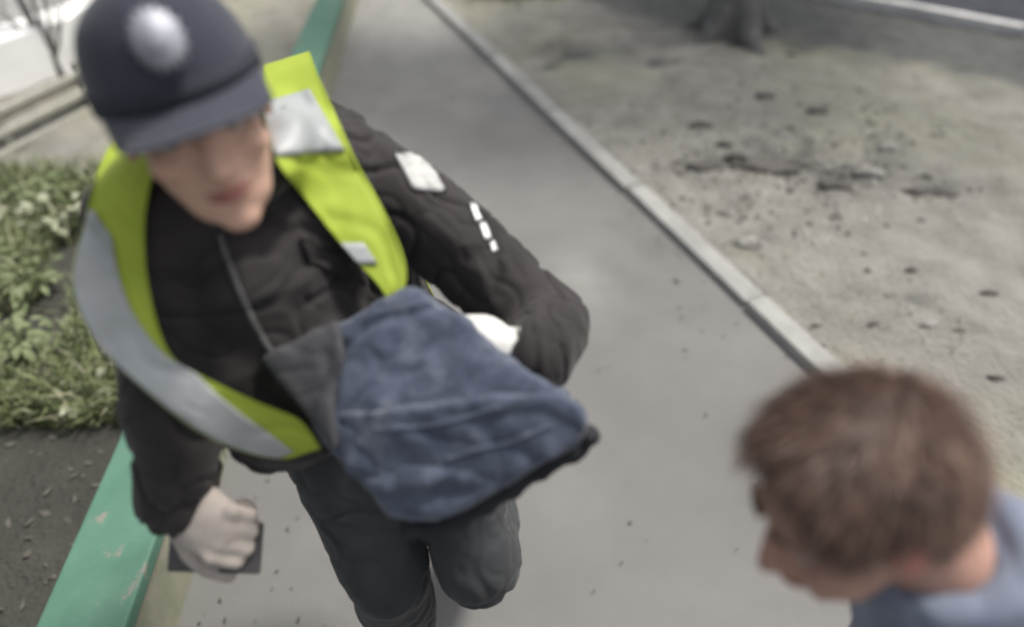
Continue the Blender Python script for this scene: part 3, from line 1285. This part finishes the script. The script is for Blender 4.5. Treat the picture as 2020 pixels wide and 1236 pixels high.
for zz, rr in ((-.002, 1.018), (.020, 1.012)):
    for k in range(NA):
        an = 2 * math.pi * k / NA
        fr = math.sin(an)
        z0 = .034 - .012 * (1 - fr) * .5 - .018 * max(0, -fr)
        vs.append(HX @ Vector((math.cos(an) * .090 * rr, math.sin(an) * .108 * rr - .010, z0 + zz)))
for k in range(NA):
    fs.append((k, (k + 1) % NA, NA + (k + 1) % NA, NA + k))
bd = mesh_from('band', vs, fs, M['capband'], cap)
md = bd.modifiers.new('s', 'SOLIDIFY')
md.thickness = .002
# oval metal badge with a raised shield and rays
bm = bmesh.new()
bc = Vector((-.002, .099, .098))
brot = HX.to_3x3().normalized() @ Matrix.Rotation(R(24), 3, 'X')
star = []
for lay, yy in ((0, -.006), (1, .003)):
    for k in range(32):
        an = 2 * math.pi * k / 32
        rr = (1.0 if k % 2 == 0 else .80) * (1 - .12 * lay)
        star.append(bm.verts.new(HX @ bc + brot @ Vector((math.cos(an) * .027 * rr, yy - .10 * (math.cos(an) * .027) ** 2 * 30, math.sin(an) * .033 * rr))))
ctr = bm.verts.new(HX @ bc + brot @ Vector((0, .006, 0)))
for k in range(32):
    k2 = (k + 1) % 32
    bm.faces.new((star[k], star[k2], star[32 + k2], star[32 + k]))
    bm.faces.new((star[32 + k], star[32 + k2], ctr))
add_ell(bm, HX @ bc + brot @ Vector((0, .004, .002)), (.013, .006, .017), brot, 18, 8)
bmesh.ops.recalc_face_normals(bm, faces=bm.faces[:])
me = bpy.data.meshes.new('badge')
bm.to_mesh(me)
bm.free()
bad = wrap('badge', me, M['metal'], cap)
bad['label'] = 'oval silver badge on the cap front'

# short dark hair under the cap
bm = bmesh.new()
rn_ = HX.to_3x3().normalized()
add_ell(bm, HX @ Vector((0, -.020, .022)), (.084, .098, .080), rn_, 30, 20)
me = remesh(bm, .005, 1, lambda c, n: .003 * nz(c, 60, 1))
hi = HX.inverted()
b = bmesh.new()
b.from_mesh(me)
kill = []
for v in b.verts:
    l = hi @ v.co
    if l.y > .045 or (l.y > .005 and l.z < -.03) or (l.z < -.055) or (abs(l.y + .008) < .022 and l.z < .02 and abs(l.x) > .05):
        kill.append(v)
bmesh.ops.delete(b, geom=kill, context='VERTS')
b.to_mesh(me)
b.free()
wrap('hair', me, M['hairdark'], person)


# vest: two open front panels, yoke and back panel
def sheet(rows, nu, nvv, clear, name, m, parent, thick=.004, amp=.004, seed=1, tree=jb, tape=None):
    """rows: list of ((px,py,d) outer, (px,py,d) inner); sheet kept clear of what lies under it"""
    ol = spline([r[0] for r in rows], nvv)
    il = spline([r[1] for r in rows], nvv)
    n = len(ol)
    grid = []
    for i in range(n):
        row = []
        for k in range(nu + 1):
            q = k / nu
            c = ol[i] * (1 - q) + il[i] * q
            d = c.z
            h = cast(tree, c.x, c.y)
            if h and h[2] - clear < d and i >= 2 * nvv:
                d = h[2] - clear
            row.append([c.x, c.y, d])
        grid.append(row)
    for _ in range(3):    # ease the depths so the cloth hangs smoothly
        g2_ = [[c[2] for c in r] for r in grid]
        for i in range(n):
            for k in range(nu + 1):
                nb = [g2_[a][b_] for a, b_ in ((i - 1, k), (i + 1, k), (i, k - 1), (i, k + 1)) if 0 <= a < n and 0 <= b_ <= nu]
                grid[i][k][2] = min(g2_[i][k], .5 * g2_[i][k] + .5 * sum(nb) / len(nb))
    return grid


def panel_obj(name, grid, m, parent, thick, lift=0.0, krange=None, seed=1, amp=.0055):
    n, nu = len(grid), len(grid[0]) - 1
    kr = krange or (lambda i: (0.0, 1.0))
    vs, fs = [], []
    cols = nu
    for i in range(n):
        a, b_ = kr(i / (n - 1))
        for k in range(cols + 1):
            q = (a + (b_ - a) * k / cols) * nu
            k0 = min(int(q), nu - 1)
            f = q - k0
            c0, c1 = grid[i][k0], grid[i][k0 + 1]
            px, py, d = (c0[j] * (1 - f) + c1[j] * f for j in range(3))
            p = W(px, py, d - lift)
            wr = amp * nz(p, 14, seed) + amp * 1.1 * (1 - 2 * abs(nz(p, 9, seed + 4))) - amp * .9 * max(0, 1 - abs(nz(p, 12, seed + 9)) * 7)
            vs.append(p + ray(px, py).normalized() * (-wr))
    nn = len(vs)
    back = []
    for idx, p in enumerate(vs):
        back.append(p + (p - CAM).normalized() * thick)
    vs = vs + back
    C1 = cols + 1
    for i in range(n - 1):
        for k in range(cols):
            a = i * C1 + k
            fs.append((a, a + 1, a + C1 + 1, a + C1))
            fs.append((nn + a, nn + a + C1, nn + a + C1 + 1, nn + a + 1))
    for i in range(n - 1):
        a = i * C1
        fs.append((a, a + C1, nn + a + C1, nn + a))
        a += cols
        fs.append((a + C1, a, nn + a, nn + a + C1))
    for k in range(cols):
        fs.append((k + 1, k, nn + k, nn + k + 1))
        a = (n - 1) * C1 + k
        fs.append((a, a + 1, nn + a + 1, nn + a))
    return mesh_from(name, vs, fs, m, parent)


rowsR = [((320, 268, 1.12), (390, 274, 1.12)),
         ((292, 240, 1.06), (376, 250, 1.06)),
         ((232, 268, .97), (318, 300, .97)),
         ((196, 330, .92), (300, 350, .93)),
         ((164, 450, .87), (285, 440, .90)),
         ((142, 560, .845), (292, 560, .875)),
         ((188, 672, .84), (330, 690, .86)),
         ((285, 768, .855), (392, 738, .87)),
         ((395, 852, .89), (500, 790, .89)),
         ((490, 893, .94), (590, 828, .93)),
         ((565, 906, .975), (633, 884, .965))]
rowsL = [((614, 142, 1.235), (520, 166, 1.235)),
         ((608, 108, 1.205), (520, 132, 1.205)),
         ((612, 105, 1.16), (520, 135, 1.16)),
         ((628, 150, 1.08), (520, 185, 1.08)),
         ((660, 220, 1.03), (524, 245, 1.03)),
         ((700, 310, 1.0), (548, 320, .99)),
         ((750, 400, .99), (610, 402, .97)),
         ((792, 490, .985), (680, 490, .97)),
         ((802, 550, .985), (742, 556, .975)),
         ((784, 596, .985), (766, 592, .98))]
gR = sheet(rowsR, 16, 7, .012, 'r', None, None)
gL = sheet(rowsL, 16, 7, .012, 'l', None, None)
vest = panel_obj('vest', gR, M['vest'], person, .004, seed=3)
vest['label'] = 'open yellow hi-vis vest with silver tape'
fp = panel_obj('front_panel', gL, M['vest'], vest, .004, seed=6)
for gg, sd in ((gR, 3), (gL, 6)):
    panel_obj('binding', gg, M['binding'], vest, .005, lift=.002, seed=sd, krange=lambda t: (.945, 1.0))
    panel_obj('binding', gg, M['binding'], vest, .005, lift=.002, seed=sd, krange=lambda t: (0, .04))
# tape: along the outer part of the near panel
tw = [(0, .0), (.36, .0), (.42, .5), (.48, .62), (.54, .70), (.60, .88), (.65, 1.0), (.70, .98), (.76, .78), (.84, .60), (.91, .48), (1, .36)]


def lerp_tab(tab, t):
    for (a, va), (b_, vb) in zip(tab, tab[1:]):
        if a <= t <= b_:
            return va + (vb - va) * (t - a) / (b_ - a)
    return tab[-1][1]


n = len(gR)
i0 = int(n * .37)
gRt = gR[i0:int(n * .975)]
nt_ = len(gRt)
panel_obj('reflective_tape', gRt, M['tape'], vest, .002, lift=.0035, seed=3,
          krange=lambda t: (.015, max(.06, lerp_tab(tw, (i0 + t * (nt_ - 1)) / (n - 1)))))
n = len(gL)
gLt = gL[int(n * .36):int(n * .56)]
panel_obj('reflective_tape', gLt, M['tape'], vest, .002, lift=.0035, seed=6, krange=lambda t: (.22 - .14 * t, .99))
gLt = gL[int(n * .76):int(n * .84)]
panel_obj('reflective_tape', gLt, M['tape'], vest, .002, lift=.0035, seed=6, krange=lambda t: (.6, 1.0))
# back panel behind the torso
vs, fs = [], []
for i in range(9):
    t = i / 8
    c = shC + (pelv + Vector((0, 0, .04)) - shC) * t + Vector((0, 0, .03 * (1 - t)))
    for k in range(15):
        an = R(15 + 150 * k / 14)
        o = across * math.cos(an) * .185 - chestf * math.sin(an) * .150
        if i == 0:
            o *= .8
        vs.append(c + o)
for i in range(8):
    for k in range(14):
        a = i * 15 + k
        fs.append((a, a + 1, a + 16, a + 15))
bk = mesh_from('back_panel', vs, fs, M['vest'], vest)
md = bk.modifiers.new('s', 'SOLIDIFY')
md.thickness = .004


# arm patch + bars on the sleeve
def decal(name, poly, tree, m, parent, lift=.003, thick=.002, n=8):
    """polygon in px projected on the surface below: grid between two opposite sides"""
    (a, b_, c, d) = [Vector(p) for p in poly]
    vs, fs = [], []
    for j in range(n + 1):
        for k in range(n + 1):
            p = (a * (1 - k / n) + b_ * (k / n)) * (1 - j / n) + (d * (1 - k / n) + c * (k / n)) * (j / n)
            h = cast(tree, p.x, p.y)
            if h is None:
                h = last
            last = h
            vs.append(h[0] + h[1] * lift)
    nn = len(vs)
    vs += [v + (v - CAM).normalized() * thick for v in vs]
    for j in range(n):
        for k in range(n):
            q = j * (n + 1) + k
            fs.append((q, q + 1, q + n + 2, q + n + 1))
            fs.append((nn + q, nn + q + n + 1, nn + q + n + 2, nn + q + 1))
    for k in range(n):
        fs += [(k, k + 1, nn + k + 1, nn + k), (n * (n + 1) + k, n * (n + 1) + k + 1, nn + n * (n + 1) + k + 1, nn + n * (n + 1) + k),
               (k * (n + 1), (k + 1) * (n + 1), nn + (k + 1) * (n + 1), nn + k * (n + 1)),
               (k * (n + 1) + n, (k + 1) * (n + 1) + n, nn + (k + 1) * (n + 1) + n, nn + k * (n + 1) + n)]
    return mesh_from(name, vs, fs, m, parent)


pt = decal('arm_patch', [(775, 300), (840, 305), (880, 380), (815, 375)], jb, M['patch'], person)
pt['label'] = 'pale cloth patch on the upper sleeve'
for q in ([(925, 402), (938, 402), (950, 434), (937, 438)], [(943, 440), (956, 438), (968, 470), (955, 474)], [(961, 478), (976, 474), (986, 494), (970, 499)]):
    decal('reflective_bar', q, jb, M['reflect'], person, n=4)

# jacket zip and chest pocket flap
zl = [(432, 462), (452, 520), (480, 590), (515, 660), (560, 730)]
zp = spline([Vector((x, y, 0)) for x, y in zl], 8)
bm = bmesh.new()
pts = []
for p in zp:
    h = cast(jb, p.x, p.y)
    if h:
        pts.append(h[0] + h[1] * .002)
add_tube(bm, pts, [.0045] * len(pts), seg=8)
me = bpy.data.meshes.new('zip')
bm.to_mesh(me)
bm.free()
wrap('zip', me, M['zip'], person)
decal('pocket_flap', [(590, 470), (672, 505), (690, 552), (606, 520)], jb, M['jacket'], person, lift=.006, thick=.006)

# gloves
bm = bmesh.new()
hand_prims(bm, hdL, .42, side=-1, grow=.0035)
add_tube(bm, [cuL + (elL - cuL) * .2, cuL, wrL], [.040, .040, .036])
add_ell(bm, cuL, (.040,) * 3)
me = remesh(bm, .004, 3, lambda c, n: .0012 * nz(c, 50, 2))
gl = wrap('glove', me, M['glove'], person)
gl['label'] = 'white glove'
bm = bmesh.new()
hand_prims(bm, hdR, .75, side=1, grow=.003, thumb=.9)
add_tube(bm, [wrR - (wrR - elR).normalized() * .05, wrR, wrR + (wrR - elR).normalized() * .02], [.040, .040, .037], seg=18)
me = remesh(bm, .004, 3, lambda c, n: .0012 * nz(c, 50, 2))
gl = wrap('glove', me, M['gloveg'], person)
gl['label'] = 'pale grey glove'

# phone held in the low hand
pc = W(425, 1078, 1.045)
ph = empty('phone', pc, 'dark grey phone held flat in the pale gloved hand', 'phone')
pm = frame(pc, (1.0, -.10, .12), (-.1, -.62, .78)).to_3x3()
for nm, sz, off, m in (('case', (.072, .145, .010), 0, M['phone']), ('screen', (.066, .137, .0016), -.0058, M['iris'])):
    me = box_mesh(nm, *sz, min(.004, sz[2] * .4))
    for v in me.vertices:
        v.co = pm @ (v.co + Vector((0, 0, off)))
    me.materials.append(m)
    o = bpy.data.objects.new(nm, me)
    COL.objects.link(o)
    o.parent = ph


# ---------- bundled blue jacket under the arm
def slab(polys, name, m, parent, voxel=.007, smooth=9, disp=None):
    bm = bmesh.new()
    for poly, th in polys:
        n = len(poly)
        fr = [bm.verts.new(W(x, y, d - th * .5)) for x, y, d in poly]
        bk_ = [bm.verts.new(W(x, y, d + th * .5)) for x, y, d in poly]
        f1 = bm.faces.new(fr)
        f2 = bm.faces.new(bk_[::-1])
        for k in range(n):
            bm.faces.new((fr[(k + 1) % n], fr[k], bk_[k], bk_[(k + 1) % n]))
    bmesh.ops.triangulate(bm, faces=[f for f in bm.faces if len(f.verts) > 4])
    me = remesh(bm, voxel, smooth, disp)
    return wrap(name, me, m, parent)


def wrinkle(seed, amp, ax):
    ax = Vector(ax).normalized()

    def f(c, n):
        q = Vector(c)
        wv = q.dot(ax) * 1.0 + .028 * nz(q, 8, seed) + .014 * nz(q, 20, seed + 3)
        a = .5 + .5 * nz(q, 5, seed + 7)
        fold = (RT * .93 + UP * (.35 if seed < 10 else -.12)).normalized()
        qw = q - fold * q.dot(fold) * .62 + Vector((nz(q, 7, seed), nz(q, 7, seed + 4), nz(q, 7, seed + 8))) * .03
        c1 = max(0.0, 1 - abs(nz(qw, 11, seed + 1)) * 7)
        c2 = max(0.0, 1 - abs(nz(qw, 24, seed + 5)) * 5)
        return amp * (math.sin(wv * 125) * .35 * a + .5 * (1 - 2 * abs(nz(q, 15, seed + 1))) + .8 * nz(q, 6, seed + 2) - .75 * c1 - .35 * c2)
    return f


bun = empty('folded_jacket', W(850, 800, 1.0), 'bundled slate-blue jacket clutched against the hip under the black sleeve', 'jacket')
up_poly = [(525, 705, 1.02), (600, 668, 1.0), (690, 628, .985), (760, 585, .985), (815, 562, .99), (870, 600, .985), (935, 632, .97), (985, 690, .955), (1045, 742, .95),
           (1120, 775, .96), (1112, 835, .95), (980, 905, .93), (820, 965, .94), (735, 965, .96), (665, 890, .98), (600, 800, 1.01)]
lo_poly = [(640, 815, .975), (735, 810, .93), (850, 800, .905), (980, 778, .895), (1095, 778, .895), (1145, 802, .90), (1160, 838, .905), (1140, 872, .91), (1060, 915, .91),
           (990, 962, .92), (925, 1000, .93), (860, 1030, .94), (770, 1022, .95), (715, 950, .96)]
slab([(up_poly, .085)], 'body', M['denim'], bun, voxel=.0045, smooth=9, disp=wrinkle(4, .0085, (.3, .2, 1)))
fl = slab([(lo_poly, .055)], 'flap', M['denim'], bun, voxel=.0045, smooth=8, disp=wrinkle(11, .0055, (.6, .1, 1)))
gr_poly = [(508, 706, .95), (590, 662, .94), (668, 628, .935), (682, 700, .925), (660, 800, .93), (665, 885, .94), (605, 815, .95), (555, 760, .955)]
slab([(gr_poly, .04)], 'sleeve', M['greycloth'], bun, voxel=.0045, smooth=8, disp=wrinkle(23, .004, (1, .1, .3)))
# dark lining peeking out along the underside of the flap
lin = [(1165, 845), (1142, 880), (1062, 924), (992, 970), (925, 1008), (862, 1040), (800, 1040)]
bm = bmesh.new()
pts = spline([W(x, y, .93 + .01 * i) for i, (x, y) in enumerate(lin)], 4)
add_tube(bm, pts, [.012 + .006 * math.sin(i) ** 2 for i in range(len(pts))], seg=12)
me = bpy.data.meshes.new('lining')
bm.to_mesh(me)
bm.free()
wrap('lining', me, M['denimd'], bun)
# zip seam across the flap
fb_ = bvh(fl)
for ln in ([(740, 845), (820, 842), (900, 828), (985, 800)], [(880, 905), (940, 888), (1010, 870), (1090, 838)]):
    bm = bmesh.new()
    pts = []
    for p in spline([Vector((x, y, 0)) for x, y in ln], 6):
        h = cast(fb_, p.x, p.y)
        if h:
            pts.append(h[0] + h[1] * .0005)
    if len(pts) > 2:
        add_tube(bm, pts, [.0028] * len(pts), seg=8)
        me = bpy.data.meshes.new('seam')
        bm.to_mesh(me)
        bm.free()
        wrap('seam', me, M['denim'], bun)

# ---------- second person, lower right
BC = W(1682, 978, .67)
bf = Vector((-.82, -.20, -.45)).normalized()
BX = frame(BC, bf, (-.30, .18, .93), .89)
nk = BX @ Vector((.0, -.060, -.150))
bshC = nk + Vector((.08, .0, -.105))
bsh1, bsh2 = bshC + Vector((.12, -.10, -.14)), bshC + Vector((.07, .10, -.09))   # his left / right
bpel = Vector((bshC.x + .11, bshC.y + .02, .74))
p2 = empty('person', (bpel.x, bpel.y, 0), 'person with short brown hair and blue jacket seen from above', 'person')
bm = bmesh.new()
head_prims(bm, BX)
add_tube(bm, [BX @ Vector((0, -.03, -.05)), BX @ Vector((0, -.045, -.11)), nk], [.056, .052, .056], seg=20)
bch = Vector((-1, -.1, 0)).normalized()
add_tube(bm, spline([bpel, bpel + (bshC - bpel) * .5, bshC, nk + Vector((.02, 0, -.04))], 3), [.115, .112, .11, .11, .115, .12, .12, .11, .085, .06], seg=22, flat=(bch, .7))
bel1, bwr1 = bsh1 + Vector((.02, -.03, -.24)), bsh1 + Vector((-.10, -.02, -.42))
bel2, bwr2 = bsh2 + Vector((.03, .03, -.24)), bsh2 + Vector((-.08, .02, -.43))
for a, b_, c in ((bsh1, bel1, bwr1), (bsh2, bel2, bwr2)):
    limb(bm, [bshC + (a - bshC) * .5, a, b_], [.05, .046, .034])
    limb(bm, [b_, c], [.034, .023])
for s, (b_, c) in ((-1, (bel1, bwr1)), (1, (bel2, bwr2))):
    hand_prims(bm, frame(c, c - b_, (0, s, .2), .88), .35, side=s)
for s in (-1, 1):
    h = bpel + Vector((0, s * .08, -.03))
    limb(bm, [h, h + Vector((-.03, s * .01, -.33)), Vector((h.x, h.y + s * .01, .07))], [.075, .05, .034])
    limb(bm, [Vector((h.x, h.y + s * .01, .06)), Vector((h.x - .14, h.y + s * .02, .035))], [.034, .026])
me = remesh(bm, .0052, 3)
wrap('body', me, M['skin2'], p2)
face_parts(BX, p2, M['lip'], M['hair'])
for s in (1, -1):
    bm = bmesh.new()
    add_ell(bm, BX @ Vector((s * .0795, -.010, -.006)), (.0085, .020, .031), BX.to_3x3().normalized(), 16, 12)
    add_ell(bm, BX @ Vector((s * .085, -.020, .006)), (.005, .010, .018), BX.to_3x3().normalized(), 14, 10)
    me = remesh(bm, .003, 2)
    wrap('ear', me, M['earm'], p2)
# jacket
bm = bmesh.new()
add_tube(bm, spline([bpel + Vector((0, 0, -.04)), bpel + (bshC - bpel) * .5, bshC, nk + Vector((.0, 0, -.02))], 3), [.16, .155, .15, .148, .15, .155, .150, .13, .098, .074], seg=26, flat=(bch, .76))
for a, b_, c in ((bsh1, bel1, bwr1), (bsh2, bel2, bwr2)):
    limb(bm, [nk + Vector((.02, 0, -.055)), a, (a + b_) / 2, b_], [.062, .066, .062, .056])
    limb(bm, [b_, c + (b_ - c).normalized() * .02], [.056, .042])
cr = []
for k in range(24):
    an = 2 * math.pi * k / 24
    cr.append(nk + Vector((math.cos(an) * .066, math.sin(an) * .066, .008 + .028 * math.cos(an))))
add_tube(bm, cr + [cr[0]], [.021] * 25, seg=10)
me = remesh(bm, .0075, 4, cloth_noise(.007, 7.5, 13))
wrap('jacket', me, M['blue'], p2)
bm = bmesh.new()
add_tube(bm, [bpel + Vector((0, 0, .05)), bpel, bpel + Vector((0, 0, -.08))], [.135, .14, .125], seg=22, flat=(bch, .8))
for s in (-1, 1):
    h = bpel + Vector((0, s * .08, -.03))
    limb(bm, [h, h + Vector((-.03, s * .01, -.33)), Vector((h.x, h.y + s * .01, .10))], [.09, .07, .055])
me = remesh(bm, .01, 4, cloth_noise(.007, 7, 17))
wrap('trousers', me, M['trousers'], p2)
for s in (-1, 1):
    h = bpel + Vector((0, s * .09, 0))
    bm = bmesh.new()
    limb(bm, [Vector((h.x + .03, h.y, .05)), Vector((h.x - .06, h.y + s * .01, .045)), Vector((h.x - .15, h.y + s * .02, .04))], [.044, .044, .036])
    me = remesh(bm, .007, 3)
    for v in me.vertices:
        v.co.z = max(v.co.z, .006)
    wrap('shoe', me, M['shoe'], p2)

# hair: scalp cap plus strands
random.seed(77)


def hairline(l):
    """True where hair grows (head-local coords)"""
    if l.z < -.07:
        return False
    if l.y > .062 - max(0, .045 - l.z) * .55:
        return False
    if abs(l.x) > .05 and -.032 < l.y < .020 and l.z < .020:
        return False                      # ear
    if l.y > .012 and l.z < -.012:
        return False                      # cheek in front of the ear
    if l.y > -.02 and l.z < -.028:
        return False
    return True


bm = bmesh.new()
rn_ = BX.to_3x3().normalized()
add_ell(bm, BX @ Vector((0, -.012, .030)), (.080, .101, .096), rn_, 36, 24)
add_ell(bm, BX @ Vector((0, -.032, .0)), (.074, .083, .082), rn_, 30, 20)
me = remesh(bm, .0045, 2)
bi = BX.inverted()
b = bmesh.new()
b.from_mesh(me)
bmesh.ops.delete(b, geom=[v for v in b.verts if not hairline(bi @ v.co)], context='VERTS')
b.to_mesh(me)
b.normal_update()
fsr = [(f.calc_center_median(), f.normal.copy()) for f in b.faces]
b.free()
hob = wrap('hair', me, M['hair'], p2)
vs, fs = [], []
whorl = Vector((.012, -.070, .085))
for _ in range(9000):
    c, nn = random.choice(fsr)
    l = bi @ c
    ln = (bi.to_3x3() @ nn).normalized()
    flow = (l - whorl)
    flow = flow - ln * flow.dot(ln)
    if flow.length < 1e-4:
        continue
    flow.normalize()
    flow = flow + Vector((random.gauss(0, .25), random.gauss(0, .25), random.gauss(0, .25)))
    L = random.uniform(.018, .040) * (1.0 if l.z > .0 else .55)
    lift = random.uniform(.15, .55) * (1 if random.random() < .85 else 1.8)
    wid = random.uniform(.0006, .0013)
    side = flow.cross(ln).normalized()
    p = l + Vector((random.uniform(-.002, .002),) * 3)
    k = len(vs)
    for q in range(4):
        t = q / 3
        pos = p + flow * L * t + ln * (L * lift * math.sin(t * 2.2) * .6 + .001)
        ww_ = wid * (1 - .8 * t)
        vs += [BX @ (pos - side * ww_), BX @ (pos + side * ww_)]
        if q:
            a = k + 2 * q
            fs.append((a - 2, a - 1, a + 1, a))
st = mesh_from('strands', vs, fs, M['hairs'], hob, False)
